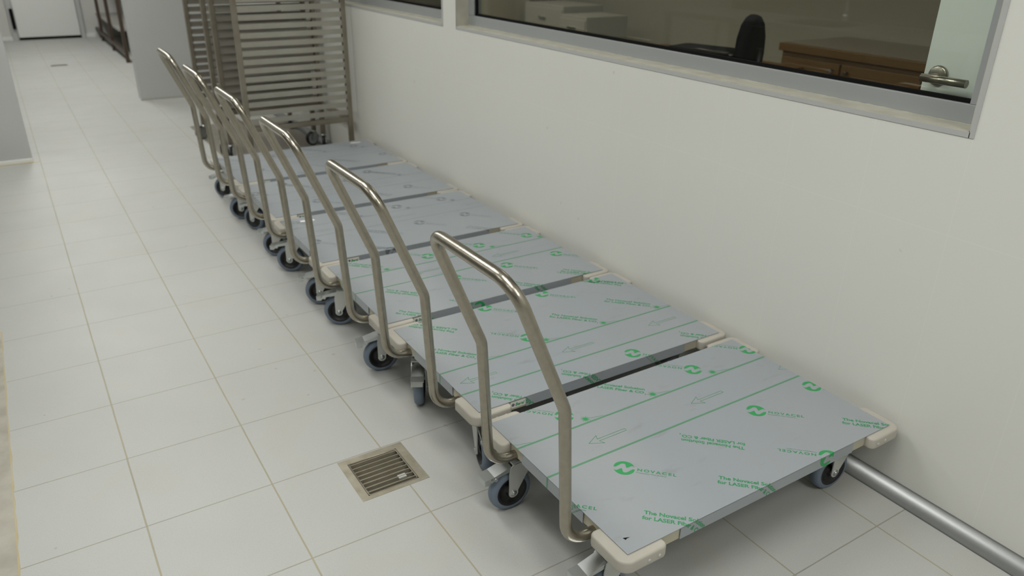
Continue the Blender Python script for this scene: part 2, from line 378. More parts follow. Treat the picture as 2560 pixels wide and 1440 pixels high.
# desk whose oak edge shows just over the sill
t = thing('office_desk', 'office desk with a brown oak edge, seen low through the window beside the black chair', 'desk', (11.42*S, 0, 0))
bm = B(); box(bm, 0.0, 0.22, 2.75*S, 6.4*S, 2.2*S-0.03, 2.2*S, 0, .003); PT('desktop', bm, 'oak', t)
for y in (2.9*S, 6.2*S):
    bm = B(); box(bm, 0.02, 0.20, y-0.012, y+0.012, 0, 2.2*S-0.03); PT('side_panel', bm, 'cabinet', t)
# office chair in front of the desk
ch = thing('office_chair', 'black upholstered office chair standing behind the large window', 'chair', (3.0, 0.725, 0), R(15))
bm = B(); box(bm, -0.20, 0.20, -0.13, 0.26, 0.80, 0.92, 0, .055, 5)
for f in bm.faces: f.smooth = True
PT('seat', bm, 'cloth', ch)
bm = B()
prof = [(-0.12, 0.0), (-0.135, 0.10), (-0.125, 0.18), (-0.09, 0.245), (-0.045, 0.275), (0.0, 0.285), (0.045, 0.275), (0.09, 0.245), (0.125, 0.18), (0.135, 0.10), (0.12, 0.0)]
prism(bm, [(a*0.85, b+0.82) for a, b in prof], -0.25, -0.19, 'y', 0, .022)
for f in bm.faces: f.smooth = True
PT('backrest', bm, 'cloth', ch)
bm = B(); tube(bm, fillet([(0, -0.05, 0.79), (0, -0.27, 0.79), (0, -0.275, 0.95)], [0.05]), 0.015, 12); PT('back_support', bm, 'hub', ch)
bm = B(); lathe(bm, [(0.02, 0.07), (0.02, 0.81)], (0, 0, 0), 'z', 16); PT('gas_column', bm, 'hub', ch)
bm = B()
for k in range(5):
    a = 2*math.pi*k/5; tube(bm, [(0, 0, 0.09), (0.29*math.cos(a), 0.29*math.sin(a), 0.065)], 0.016, 10)
PT('base', bm, 'hub', ch)
for k in range(5):
    a = 2*math.pi*k/5; bm = B(); lathe(bm, [(0.0001, -0.02), (0.026, -0.02), (0.026, 0.02), (0.0001, 0.02)], (0.29*math.cos(a), 0.29*math.sin(a), 0.026), 'y', 16); PT('caster', bm, 'hub', ch)
# grey drawer blocks standing in for pale shapes in the glass
for i, (x, y0, y1, z, lab) in enumerate(((14.0*S, 12.9*S, 14.9*S, 2.42*S, 'taller grey drawer block standing in for a pale shape at the left end of the large window'),
                                         (13.8*S, 11.5*S, 12.75*S, 2.24*S, 'lower grey drawer block standing in for a pale shape just right of the taller one behind the glass'))):
    t = thing('drawer_block', lab, 'cabinet', (x, (y0+y1)/2, 0), 0, 'grey drawer blocks in the office')
    h = (y1-y0)/2
    bm = B(); box(bm, 0, 0.5, -h, h, 0, z, 0, .004); PT('body', bm, 'cabinet', t)
    for k in range(3):
        zz = 0.06+k*(z-0.08)/3; bm = B(); box(bm, -0.012, 0.0, -h+.01, h-.01, zz, zz+(z-0.08)/3-.012, 0, .003); dr = PT('drawer', bm, 'cabinet', t)
        bm = B(); box(bm, -0.03, -0.012, -0.06, 0.06, zz+.13, zz+.145); PT('handle', bm, 'zinc', dr)
bm = B(); box(bm, 12.0*S, 14.6*S, 15.6*S, 16.0*S, 0, CEIL); struct(obj('trim_3', bm, 'office_wall'))
for (x, y) in OFFICE_FILLS:
    t = thing('ceiling_light', 'added unseen fill light in the office at y %s' % ('near' if y < 2 else 'far'), 'light', (x, y, CEIL))
    t['label'] = 'added unseen fill light to brighten the white office door' if y < 0 else 'added unseen fill light over the office chair and desk' if y < 2 else 'added unseen fill light at the far end of the office'
    bm = B(); box(bm, -0.3, 0.3, -0.3, 0.3, -0.05, -0.001); PT('housing', bm, 'white', t)
    ld = bpy.data.lights.new('office_fill', 'AREA'); ld.shape = 'SQUARE'; ld.size = 0.55; ld.energy = 10 if y < 3 else 20; ld.color = (1.0, 0.93, 0.80)
    lo = bpy.data.objects.new('lamp', ld); C.objects.link(lo); lo.location = (x, y, CEIL-0.056)

# ------------------------------------------------------------------ hall ceiling lights
for i, (x, y) in enumerate(HALL_LAMPS):
    nm = ['first', 'second', 'third', 'fourth', 'fifth', 'sixth', 'seventh'][i] if i < 7 else ['first', 'second', 'third'][i-7]
    t = thing('ceiling_light', '%s long white ceiling light counted from the near end, %s' % (nm, 'row nearer the trolleys' if i < 7 else 'row along the left side'), 'light', (x, y, CEIL), 0, 'hall ceiling lights')
    bm = B(); box(bm, -0.31, 0.31, -0.62, 0.62, -0.06, -0.001, 0, .004); PT('housing', bm, 'white', t)
    bm = B(); box(bm, -0.29, 0.29, -0.60, 0.60, -0.068, -0.058); PT('diffuser', bm, 'lamp', t)
    ld = bpy.data.lights.new('hall_lamp', 'AREA'); ld.shape = 'RECTANGLE'; ld.size = 0.58; ld.size_y = 1.2; ld.energy = LAMP_W if x > -1 else LEFT_W; ld.color = LAMP_C
    lo = bpy.data.objects.new('lamp', ld); C.objects.link(lo); lo.location = (x, y, CEIL-0.072)

# ------------------------------------------------------------------ platform trolleys
DL, DW, DZ = 2.803*S, 1.723*S, 0.685*S          # deck length, width, top height
SK0, SK1, SKH = 0.157, DL-0.155, 0.033          # skirt range and drop
SY0, SY1 = 0.158, DW-0.158
FONT = {}
def text_mesh(s, size, spacing=1.0, bold=0.0):
    k = (s, size, spacing, bold)
    if k not in FONT:
        cu = bpy.data.curves.new('t', 'FONT'); cu.body = s; cu.size = size; cu.space_character = spacing; cu.offset = bold; cu.resolution_u = 3
        o = bpy.data.objects.new('t', cu); C.objects.link(o); bpy.context.view_layer.update()
        me = bpy.data.meshes.new_from_object(o.evaluated_get(bpy.context.evaluated_depsgraph_get()))
        FONT[k] = ([tuple(v.co[:2]) for v in me.vertices], [tuple(p.vertices) for p in me.polygons])
        bpy.data.objects.remove(o); bpy.data.curves.remove(cu); bpy.data.meshes.remove(me)
    return FONT[k]
class Print:
    """flat print in deck millimetres, folded over the deck edges onto the skirts"""
    def __init__(s): s.V = []; s.F = []
    def add(s, verts, faces, mi, ox=0, oy=0, ang=0):
        c, sn = math.cos(ang), math.sin(ang); b = len(s.V)
        s.V += [(ox+c*x-sn*y, oy+sn*x+c*y) for x, y in verts]; s.F += [(tuple(i+b for i in f), mi) for f in faces]
    def text(s, st, size, ox, oy, ang, mi, spacing=1.0, bold=0.0, dx=0, dy=0, width=None):
        v, f = text_mesh(st, size, spacing, bold)
        if width:
            x0 = min(p[0] for p in v); k = width/(max(p[0] for p in v)-x0); v = [((x-x0)*k, y) for x, y in v]
        s.add([(x+dx, y+dy) for x, y in v], f, mi, ox, oy, ang)
    def strip(s, a, b, w, mi, ox=0, oy=0, ang=0):
        a, b = Vector(a), Vector(b); d = (b-a).normalized(); n = Vector((-d.y, d.x))*w/2
        s.add([tuple(a+n), tuple(b+n), tuple(b-n), tuple(a-n)], [(3, 2, 1, 0)], mi, ox, oy, ang)
    def loop(s, pts, w, mi, *k):
        for i in range(len(pts)): s.strip(pts[i], pts[(i+1) % len(pts)], w, mi, *k)
    # an oval badge split by a light N-shaped swoosh, the name beside it and a small line under it
    def logo(s, ox, oy, ang):
        r = 27.0; n = 36
        def swoosh(t):                       # centre line of the light ribbon, t 0..1
            P = [(-1.0, -0.42), (-0.62, -0.20), (-0.30, 0.28), (0.0, 0.36), (0.10, 0.0), (0.16, -0.30), (0.44, -0.30), (0.72, 0.20), (1.0, 0.36)]
            k = min(int(t*8), 7); f = t*8-k; f2 = f*f*(3-2*f) if k in (2, 4, 5) else f
            return (P[k][0]+(P[k+1][0]-P[k][0])*f, P[k][1]+(P[k+1][1]-P[k][1])*f2)
        cols = 40; up_, lo_ = [], []
        hw = 0.16
        for k in range(cols+1):
            x = -1+2*k/cols; h = math.sqrt(max(0, 1-x*x))
            # ribbon edges as functions of x (an N: rise, fall steeply, rise)
            def ed(pts):
                for (xa, ya), (xb, yb) in zip(pts, pts[1:]):
                    if xa <= x <= xb: return ya+(yb-ya)*(x-xa)/(xb-xa)
                return pts[-1][1]
            top = ed([(-1, 0.02), (-0.80, 0.02), (-0.55, 0.30), (-0.32, 0.58), (-0.12, 0.66), (0.06, 0.58), (0.16, 0.20), (0.22, 0.05), (0.40, 0.22), (0.62, 0.44), (0.80, 0.46), (1.0, 0.30)])
            bot = ed([(-1, -0.30), (-0.80, -0.46), (-0.62, -0.44), (-0.40, -0.22), (-0.22, -0.05), (-0.16, -0.20), (-0.06, -0.58), (0.12, -0.66), (0.32, -0.58), (0.55, -0.30), (0.80, -0.02), (1.0, -0.02)])
            up_.append((x, min(top, h), h)); lo_.append((x, max(bot, -h), -h))
        for L_ in (up_, lo_):
            v = []; f = []
            for k, (x, a, b) in enumerate(L_): v += [(x*r, a*r), (x*r, b*r)]
            for k in range(cols): f.append((2*k, 2*k+2, 2*k+3, 2*k+1) if L_ is up_ else (2*k, 2*k+1, 2*k+3, 2*k+2))
            s.add(v, f, 1, ox, oy, ang)
        s.text('NOVACEL', 14.5, ox, oy, ang, 2, 1.35, 0.40, 33, -4, 96)
        s.text('Protection Film Surface', 6.0, ox, oy, ang, 3, 1.0, 0.08, 31, -12.5, 74)
    def solution(s, ox, oy, ang):           # the square code beside it is left out
        s.text('The Novacel Solution', 17, ox, oy, ang, 2, 1.0, 0.50, 0, 1.5, 162)
        s.text('for LASER Fiber & CO', 17, ox, oy, ang, 2, 1.0, 0.50, -3, -17, 164)
        s.text('2', 9, ox, oy, ang, 2, 1.0, 0.25, 163, -22)
    def star(s, ox, oy):
        v = [(0, 0)]; n = 14
        for k in range(2*n):
            a = math.pi*k/n; rr = (19.0 if k % 4 == 0 else 15.0) if k % 2 == 0 else 5.5
            v.append((rr*math.cos(a), rr*math.sin(a)))
        s.add(v, [(0, 1+k, 1+(k+1) % (2*n)) for k in range(2*n)], 1, ox, oy)
        s.strip((15, -3), (56, -12), 1.4, 3, ox, oy)
    def arrow(s, ox, oy):                   # outline arrow, tip at ox, pointing to -x
        s.loop([(0, 0), (38, 19), (31, 4.5), (124, 4.5), (124, -4.5), (31, -4.5), (38, -19)], 1.8, 3, ox, oy)
def build_deck(pr, grey, name, parent):
    bm = B(); th = 0.0016
    box(bm, 0, DL, 0, DW, DZ-th, DZ, 0)
    for (x0, x1, y0, y1) in ((SK0, SK1, 0, th), (SK0, SK1, DW-th, DW), (0, th, SY0, SY1), (DL-th, DL, SY0, SY1)): box(bm, x0, x1, y0, y1, DZ-SKH, DZ-th*0.5, 0)
    p2 = B(); vs_ = [p2.verts.new((x/1000, y/1000, 0)) for x, y in pr.V]
    for f, mi in pr.F:
        try: q = p2.faces.new([vs_[i] for i in f]); q.material_index = mi
        except ValueError: pass
    def cut(co, no, clear):
        g = list(p2.verts)+list(p2.edges)+list(p2.faces)
        bmesh.ops.bisect_plane(p2, geom=g, plane_co=co, plane_no=no, clear_outer=clear)
    cut((DL, 0, 0), (1, 0, 0), True); cut((0, DW, 0), (0, 1, 0), True)
    cut((-SKH, 0, 0), (-1, 0, 0), True); cut((0, -SKH, 0), (0, -1, 0), True)
    for co, no in (((0, 0, 0), (1, 0, 0)), ((0, 0, 0), (0, 1, 0)), ((SK0, 0, 0), (1, 0, 0)), ((SK1, 0, 0), (1, 0, 0)), ((0, SY0, 0), (0, 1, 0)), ((0, SY1, 0), (0, 1, 0))): cut(co, no, False)
    kill = []
    for f in p2.faces:
        c = f.calc_center_median()
        if (c.y < 0 and not (SK0 < c.x < SK1)) or (c.x < 0 and not (SY0 < c.y < SY1)): kill.append(f)
    bmesh.ops.delete(p2, geom=kill, context='FACES')
    bmesh.ops.split_edges(p2, edges=p2.edges)
    e = 0.00025
    for f in p2.faces:
        c = f.calc_center_median()
        nv = []
        for v in f.verts:
            x, y = v.co.x, v.co.y
            if c.y < 0: nv.append((x, -e, DZ+y))
            elif c.x < 0: nv.append((-e, y, DZ+x))
            else: nv.append((x, y, DZ+e))
        q = bm.faces.new([bm.verts.new(n_) for n_ in nv]); q.material_index = f.material_index
        q.normal_update()
        w = Vector((0, -1, 0)) if c.y < 0 else Vector((-1, 0, 0)) if c.x < 0 else Vector((0, 0, 1))
        if q.normal.dot(w) < 0: q.normal_flip()
    p2.free()
    inks = ['gink', 'gink_text', 'gink_light'] if grey else ['ink', 'ink_text', 'ink_light']
    return obj(name, bm, ['film']+inks+['black'], parent)
A_, B_ = R(-45), R(135)
def deck_print(v2, stars, groups, lower, arrows):
    """v2: position of the lower ruled line; groups: what stands above each star; lower: list of (kind, u) below"""
    p = Print()
    p.strip((-60, v2), (1200, v2), 6.2, 3); p.strip((-60, v2+136), (1200, v2+136), 6.2, 3)
    for a in arrows: p.arrow(a, v2+58)
    for u, g in zip(stars, groups):
        p.star(u, v2+153)
        if g == 'T': p.solution(u-122, v2+153+141, A_)
        else: p.logo(u-42, v2+153+42, B_)
    for k, u, v in lower:
        if k == 'L': p.logo(u, v, A_)
        elif k == 'T': p.solution(u, v, A_)
        elif k == 'I': p.solution(u, v, B_)
        elif k == 'J': p.logo(u, v, B_)
    return p
PR = {
 1: deck_print(303, [-8, 234, 479, 722, 966], 'IITII', [('L', 186, 234), ('L', 672, 239), ('L', 916, 243), ('L', -58, 240), ('T', 115, 79), ('T', 357, 79), ('T', 841, 81), ('I', 513, 138), ('J', 670, -6)], [173, 540, 910]),
 2: deck_print(101, [-86, 157, 400, 640, 883], 'TTITT', [('L', 588, 38), ('L', 832, 38) if False else ('L', 1075, 38), ('I', 190, -60), ('I', 437, -60), ('I', 924, -60), ('I', 173, 459), ('L', 347, 561), ('L', 589, 557), ('L', 833, 560), ('I', 900, 470)], [28, 398, 760]),
 3: deck_print(280, [-50, 193, 436, 679, 922], 'TTIII', [('L', 387, 228), ('L', 626, 231), ('L', 870, 232), ('I', 222, 131), ('T', 73, 66), ('T', 560, 66), ('T', 790, 78), ('J', 363, -30), ('J', 850, -20)], [255, 622]),
 4: deck_print(300, [105, 348, 591, 834], 'TTII', [('L', 53, 236), ('L', 546, 236), ('L', 783, 234), ('T', 225, 78), ('I', 410, 140), ('T', 710, 78), ('J', 300, -6)], [90, 460, 830]),
 5: deck_print(210, [60, 303, 546, 790], 'ITIT', [('L', 250, 145), ('L', 740, 145), ('T', 40, 10), ('I', 600, 50), ('L', 180, 500), ('L', 660, 505)], [200, 570]),
 6: deck_print(260, [120, 362, 606, 850], 'TITI', [('L', 160, 195), ('L', 410, 195), ('L', 890, 195), ('T', 330, 50), ('I', 700, 100)], [70, 440, 810]),
}
PR[1].add([(0, 0), (5, -1), (13, -7), (6, 4), (3, 8)], [(0, 1, 2, 3), (0, 3, 4)], 4, 25.0, 36.0, R(35))

def bumper_mesh():
    bm = B(); a, p, inn = 0.100, 0.022, 0.020; z0, z1 = DZ-0.036, DZ-0.0025
    pe = 0.028; r = 0.030; pts = []
    out = [(-pe, a-0.012), (-pe, -p+r)]
    for k in range(1, 8):
        t = math.pi + 0.5*math.pi*k/8; out.append((-pe+r+r*math.cos(t), -p+r+r*math.sin(t)))
    out += [(-pe+r, -p), (a-0.012, -p), (a-0.004, -p+0.004), (a, -p+0.012), (a, 0.012), (inn, 0.012), (inn*0.7, inn), (0.012, inn), (0.012, a), (-pe+0.012, a), (-pe+0.004, a-0.004)]
    prism(bm, out, z0, z1, 'z', 0, .0065)
    for f in bm.faces:
        f.smooth = True
    for (x, y) in ((0.045, -p), (0.075, -p)):      # screw heads on the long side
        lathe(bm, [(0.0001, -0.0012), (0.0042, -0.0012), (0.0046, 0.0)], (x, y, DZ-0.022), 'y', 14, 1)
    return mesh_of('bumper', bm, ['cream', 'fork'])
ME_BUMP = bumper_mesh()
def frame_mesh():
    bm = B(); z0, z1 = DZ-0.034, DZ-0.0018; i = 0.0035; w = 0.028
    for (x0, x1, y0, y1) in ((0.015, DL-0.015, i, i+w), (0.015, DL-0.015, DW-i-w, DW-i)): box(bm, x0, x1, y0, y1, z0, z1, 0, .002)
    for (x0, x1) in ((i, i+w), (DL-i-w, DL-i)): box(bm, x0, x1, i+w, DW-i-w, z0, z1, 0, .002)
    for x in (DL*0.34, DL*0.66): box(bm, x-0.015, x+0.015, i+w, DW-i-w, z0, z1, 0)
    return mesh_of('frame', bm, 'cream_frame')
ME_FRAME = frame_mesh()
YN, YF = 0.120, DW-0.120
def handle_mesh():
    bm = B()
    path = fillet([(0.10, YN, 0.200), (-0.076, YN, 0.200), (-0.097, YN, 0.562), (-0.224, YN, 0.868), (-0.224, YF, 0.868), (-0.097, YF, 0.562), (-0.076, YF, 0.200), (0.10, YF, 0.200)],
                  [0.062, 0.055, 0.060, 0.060, 0.055, 0.062], 9)
    tube(bm, path, 0.0135, 24)
    return mesh_of('handle', bm, 'steel')
ME_HAND = handle_mesh()
WR, WW, TR = 0.0625, 0.034, 0.042
def wheel_mesh():
    bm = B(); h = WW/2
    prof = [(0.0001, -h+0.004), (0.012, -h+0.004), (0.013, -h+0.010), (0.034, -h+0.011), (0.0375, -h+0.002), (0.043, -h+0.001), (0.046, -h), (0.056, -h+0.002), (0.0605, -h+0.006), (WR, -h+0.012),
            (WR, h-0.012), (0.0605, h-0.006), (0.056, h-0.002), (0.046, h), (0.043, h-0.001), (0.0375, h-0.002), (0.034, h-0.011), (0.013, h-0.010), (0.012, h-0.004), (0.0001, h-0.004)]
    mis = [1, 1, 1, 1, 1, 1, 0, 0, 0, 0, 0, 0, 0, 1, 1, 1, 1, 1, 1]
    lathe(bm, prof, (0, 0, 0), 'y', 48, mis=mis)
    return mesh_of('wheel', bm, ['tread', 'hub'])
ME_WHEEL = wheel_mesh()
def fork_mesh():
    """origin at the kingpin on the floor; axle at (TR, 0, WR)"""
    bm = B(); zt = 0.158; hw = WW/2+0.006
    for s in (-1, 1):
        pts = [(-0.024, zt), (0.040, zt), (0.052, zt-0.012), (0.056, zt-0.035)]
        for k in range(0, 9):
            t = R(20) - R(220)*k/8; pts.append((TR+0.0145*math.cos(t), WR+0.0145*math.sin(t)))
        pts += [(0.000, zt-0.040), (-0.024, zt-0.012)]
        prism(bm, pts, s*hw-0.0015, s*hw+0.0015, 'y')
        lathe(bm, [(0.0001, s*hw+s*0.006), (0.0065, s*hw+s*0.006), (0.0075, s*hw+s*0.001)], (TR, 0, WR), 'y', 6, 1)
        lathe(bm, [(0.0001, s*hw+s*0.003), (0.0095, s*hw+s*0.0025), (0.010, s*hw+s*0.001)], (TR, 0, WR), 'y', 18, 1)
    box(bm, -0.026, 0.046, -hw-0.0015, hw+0.0015, zt-0.003, zt+0.002, 0, .001)
    return mesh_of('fork', bm, ['fork', 'zinc'])
ME_FORK = fork_mesh()
def plate_mesh():
    bm = B(); zt = 0.158
    box(bm, -0.050, 0.050, -0.040, 0.040, DZ-0.0375, DZ-0.0345, 0, .001)
    lathe(bm, [(0.030, zt+0.002), (0.034, zt+0.010), (0.036, zt+0.018), (0.036, zt+0.028), (0.028, DZ-0.0375)], (0, 0, 0), 'z', 28)
    for x in (-0.038, 0.038):
        for y in (-0.029, 0.029): lathe(bm, [(0.0001, DZ-0.045), (0.006, DZ-0.045), (0.007, DZ-0.0375)], (x, y, 0), 'z', 6)
    return mesh_of('caster', bm, 'zinc')
ME_PLATE = plate_mesh()
def pedal_mesh():
    bm = B(); z = 0.136
    # two side arms over the wheel and a tread plate that sticks out beyond it
    for s in (-1, 1): prism(bm, [(0.010, z+0.012), (0.050, z+0.012), (0.100, z-0.004), (0.112, z-0.014), (0.108, z-0.020), (0.085, z-0.008), (0.045, z-0.002), (0.010, z-0.002)], s*0.0195-0.001, s*0.0195+0.001, 'y')
    prism(bm, [(0.048, z+0.013), (0.100, z-0.002), (0.128, z-0.006), (0.128, z-0.0085), (0.099, z-0.005), (0.048, z+0.010)], -0.021, 0.021, 'y')
    box(bm, 0.108, 0.1285, -0.019, 0.019, z-0.026, z-0.0065, 0, .003)
    lathe(bm, [(0.005, -0.023), (0.005, 0.023)], (0.095, 0, z-0.012), 'y', 12)
    return mesh_of('brake_pedal', bm, 'zinc')
ME_PEDAL = pedal_mesh()
def sticker_mesh():
    p = Print(); v, f = text_mesh('Beral', 14.5, 1.0, 0.45)
    bm = B(); box(bm, 0, 0.056, -0.0006, 0, 0, 0.020, 0)
    def put(vv, ff, ox, oz, mi, sh=0.0):
        vs_ = [bm.verts.new((ox+(x+sh*y)/1000, -0.0009, oz+y/1000)) for x, y in vv]
        for q in ff:
            try: fa = bm.faces.new([vs_[i] for i in q]); fa.material_index = mi
            except ValueError: pass
    put([(5.2*math.cos(2*math.pi*k/24), 5.2*math.sin(2*math.pi*k/24)) for k in range(24)], [tuple(range(24))], 0.0085, 0.010, 2)
    put(v, f, 0.0155, 0.0045, 1, 0.22)
    return mesh_of('label_sticker', bm, ['paper', 'ink', 'gink'])
ME_STICK = sticker_mesh()
GROUP = 'steel platform trolleys lined up along the wall'
def trolley(k, x, y, rot, angs, label, grey=False, stick=True, note=None):
    t = thing('platform_trolley', label, 'trolley', (x*S, y*S, 0), rot, GROUP)
    dk = build_deck(PR[k], grey, 'deck', t)
    if grey: dk['label'] = 'deck covered in grey film with faint grey print'
    else: dk['label'] = 'deck covered in grey film with green print'
    link('frame', ME_FRAME, t); link('handle', ME_HAND, t)
    for (cx, cy, sx, sy) in ((0, 0, 1, 1), (DL, 0, -1, 1), (0, DW, 1, -1), (DL, DW, -1, -1)):
        o = link('bumper', ME_BUMP, t, (cx, cy, 0)); o.scale = (sx, sy, 1)
    for (cx, cy), a in zip(((0.052, 0.085), (0.052, DW-0.085), (DL-0.055, 0.085), (DL-0.055, DW-0.085)), angs):
        c = link('caster', ME_PLATE, t, (cx, cy, 0), R(a))
        link('fork', ME_FORK, c); w = link('wheel', ME_WHEEL, c, (TR, 0, WR))
        link('brake_pedal', ME_PEDAL, c)
    if stick: link('label_sticker', ME_STICK, t, (0.106, 0.0035, DZ-0.027))
    if note:
        bm = B(); box(bm, -0.032, 0.032, -0.009, 0.009, DZ, DZ+0.0006); o = obj('paper_note', bm, 'paper', t, (note[0], note[1], 0), R(-6)); o['label'] = 'white paper note stuck on the deck'
    return t
trolley(1, 2.552, -3.785, 0.000, (178, 178, 175, 170), 'nearest platform trolley, its whole green-printed deck in view, standing beside the floor drain', stick=False)
trolley(2, 2.552, -1.875, -0.004, (255, 240, 178, 190), 'second nearest platform trolley, green-printed deck, rear brake pedal turned towards the aisle')
trolley(3, 2.545, -0.002, -0.004, (168, 150, 180, 170), 'third nearest platform trolley, the farthest one with green print on its deck')
trolley(4, 2.545, 1.872, -0.004, (152, 148, 180, 160), 'fourth platform trolley from the front, grey-printed deck with a white paper note near its handle', True, True, (0.112, 0.515))
trolley(5, 2.550, 3.750, -0.005, (150, 125, 180, 175), 'second farthest platform trolley, grey deck without any paper note', True)
trolley(6, 2.555, 5.630, -0.006, (158, 135, 180, 170), 'farthest platform trolley, grey deck, next to the tray racks', True, True, (0.85, 0.53))

# ------------------------------------------------------------------ floor drain
t = thing('floor_drain', 'square steel floor drain with slotted grate in the tiled floor left of the nearest trolley', 'drain', ((DX0+DX1)/2, (DY0+DY1)/2, 0))
hx, hyy = (DX1-DX0)/2, (DY1-DY0)/2; wf = 0.021
bm = B(); z0, z1 = -0.012, 0.0008
g = -0.006
box(bm, -hx, hx, -hyy, -hyy+wf*0.7, z0, z1); box(bm, -hx, hx, hyy-wf*1.1, hyy, z0, z1); box(bm, -hx, -hx+wf*1.1, -hyy+wf*.7, hyy-wf*1.1, z0, z1); box(bm, hx-wf*1.3, hx, -hyy+wf*.7, hyy-wf*1.1, z0, z1)
PT('drain_frame', bm, 'drain', t)
bm = B(); box(bm, -hx+wf*1.1, hx-wf*1.3, -hyy+wf*.7, hyy-wf*1.1, -0.05, -0.045); PT('sump', bm, 'pit', t)
gx0, gx1, gy0, gy1 = -hx+wf*1.1+0.003, hx-wf*1.3-0.003, -hyy+wf*.7+0.002, hyy-wf*1.1-0.003
bm = B(); tube(bm, fillet([(gx0, gy1, 0), (gx0, gy0, 0), (gx1, gy0, 0), (gx1, gy1, 0), (gx0, gy1, 0)], [.006, .006, .006]), 0.0024, 10); PT('grate_rim', bm, 'rack', t)
bar0 = None; nb = 8
for k in range(nb):
    y = gy0 + (gy1-gy0)*(k+0.72)/nb
    if bar0 is None:
        bm = B(); box(bm, gx0, gx1, -0.0014, 0.0014, -0.012, 0.0002); bar0 = PT('grate_bar', bm, 'drain', t); bar0.location = (0, y, 0)
    else:
        o = bar0.copy(); C.objects.link(o); o.location = (0, y, 0)
bm = B(); box(bm, 0.026, 0.050, gy0+0.026, gy0+0.042, -0.006, -0.0005); PT('grate_tab', bm, 'fork', t)
bm = B()
for k in range(8): box(bm, gx0, gx1, gy0 + (gy1-gy0)*(k+0.86)/nb, gy0 + (gy1-gy0)*(k+1.5)/nb, -0.030, -0.026)
PT('sediment_tray', bm, 'drain', t)
# small slot drain far down the hall
t = thing('floor_drain', 'small dark slot drain in the floor far down the hall', 'drain', (1.36*S, 24.85*S, 0))
bm = B(); box(bm, -0.088, 0.088, -0.05, 0.05, 0.0, 0.002); PT('drain_frame', bm, 'rack', t)
bm = B(); box(bm, -0.078, 0.078, -0.030, 0.030, 0.002, 0.0025); PT('slot', bm, 'pit', t)

# ------------------------------------------------------------------ floor channel at the left edge of the view
cx = -0.885*S
bm = B(); box(bm, cx-0.040, cx, -4.5, 3.30*S, 0.0, 0.0012); struct(obj('trim_1', bm, 'concrete'))
bm = B(); n = 60; top = []
for k in range(n+1): top.append((cx+0.003+0.004*random.random(), -1.3+ (3.35*S+1.3)*k/n))
prism(bm, [(cx-0.004, -1.3)] + top + [(cx-0.004, 3.35*S)], 0.0002, 0.0008, 'z'); struct(obj('trim_2', bm, 'stain'))
t = thing('channel_grate', 'dark drainage channel with a perforated grate along the left floor edge', 'drain', (cx-0.04, -1.0, 0))
bm = B(); box(bm, -0.007, 0.0, -2.5, 1.9, 0.0, 0.004); box(bm, -0.205, -0.198, -2.5, 1.9, 0.0, 0.004); PT('edge_rail', bm, 'zinc', t)
bm = B(); box(bm, -0.198, -0.007, -2.5, 1.9, 0.0, 0.001); PT('channel_bed', bm, 'pit', t)
bm = B()
for k in range(90):
    y = -2.45+k*0.048
    prism(bm, [(-0.197, y), (-0.008, y), (-0.008, y+0.006), (-0.197, y+0.006)], 0.001, 0.003, 'z')
for k in range(5): box(bm, -0.19+k*0.042, -0.185+k*0.042, -2.5, 1.9, 0.001, 0.003)
PT('grate', bm, 'rack', t)

# ------------------------------------------------------------------ tray racks
RH = 1.78
def rack_parts():
    w, dpt = 2.07*S, 1.78*S; p = 0.030
    return w, dpt, p
RW, RD, RP = rack_parts()
bm = B(); box(bm, -RP/2, RP/2, -RP/2, RP/2, 0.105, RH, 0, .003); ME_POST = mesh_of('post', bm, 'rack')
bm = B()
prism(bm, [(0, 0), (0, 0.0315), (0.0022, 0.0315), (0.0022, 0.0022), (0.042, 0.0022), (0.042, 0)], RP, RW-RP, 'x'); ME_RUN = mesh_of('runner', bm, 'runner')
bm = B(); box(bm, RP, RW-RP, -0.012, 0.012, -0.015, 0.015, 0, .002); ME_BX = mesh_of('cross_rail', bm, 'rack')
bm = B(); box(bm, -0.012, 0.012, RP, RD-RP, -0.015, 0.015, 0, .002); ME_BY = mesh_of('side_rail', bm, 'rack')
bm = B()
lathe(bm, [(0.018, 0.105), (0.018, 0.085)], (0, 0, 0), 'z', 20)
for s in (-1, 1): prism(bm, [(-0.018, 0.088), (0.018, 0.088), (0.034, 0.044), (0.022, 0.030), (0.008, 0.04)], s*0.016-0.001, s*0.016+0.001, 'y')
box(bm, -0.018, 0.018, -0.017, 0.017, 0.084, 0.088)
ME_RC = mesh_of('caster', bm, 'zinc')
bm = B(); lathe(bm, [(0.0001, -0.010), (0.012, -0.012), (0.035, -0.010), (0.041, -0.014), (0.0485, -0.012), (0.0485, 0.012), (0.041, 0.014), (0.035, 0.010), (0.012, 0.012), (0.0001, 0.010)], (0, 0, 0), 'y', 28, mis=[1, 1, 1, 0, 0, 0, 1, 1, 1]); ME_RW = mesh_of('wheel', bm, ['hub', 'zinc'])
def rack(x, y, label):
    t = thing('tray_rack', label, 'rack', (x, y, 0), 0, 'steel tray racks by the wall')
    for px in (RP/2, RW-RP/2):
        for py in (RP/2, RD-RP/2):
            link('post', ME_POST, t, (px, py, 0))
            c = link('caster', ME_RC, t, (px, py, 0), R(random.choice((20, 200, 60, 250)))); link('wheel', ME_RW, c, (0.022, 0, 0.0495))
    z = 1.06*S
    while z < RH-0.05:
        link('runner', ME_RUN, t, (0, 0.001, z)); link('runner', ME_RUN, t, (RW, RD-0.001, z), math.pi); z += 0.1515*S
    for z in (0.99*S-0.01, RH-0.015):
        link('cross_rail', ME_BX, t, (0, 0.013, z)); link('cross_rail', ME_BX, t, (0, RD-0.013, z))
        link('side_rail', ME_BY, t, (0.013, 0, z)); link('side_rail', ME_BY, t, (RW-0.013, 0, z))
    return t
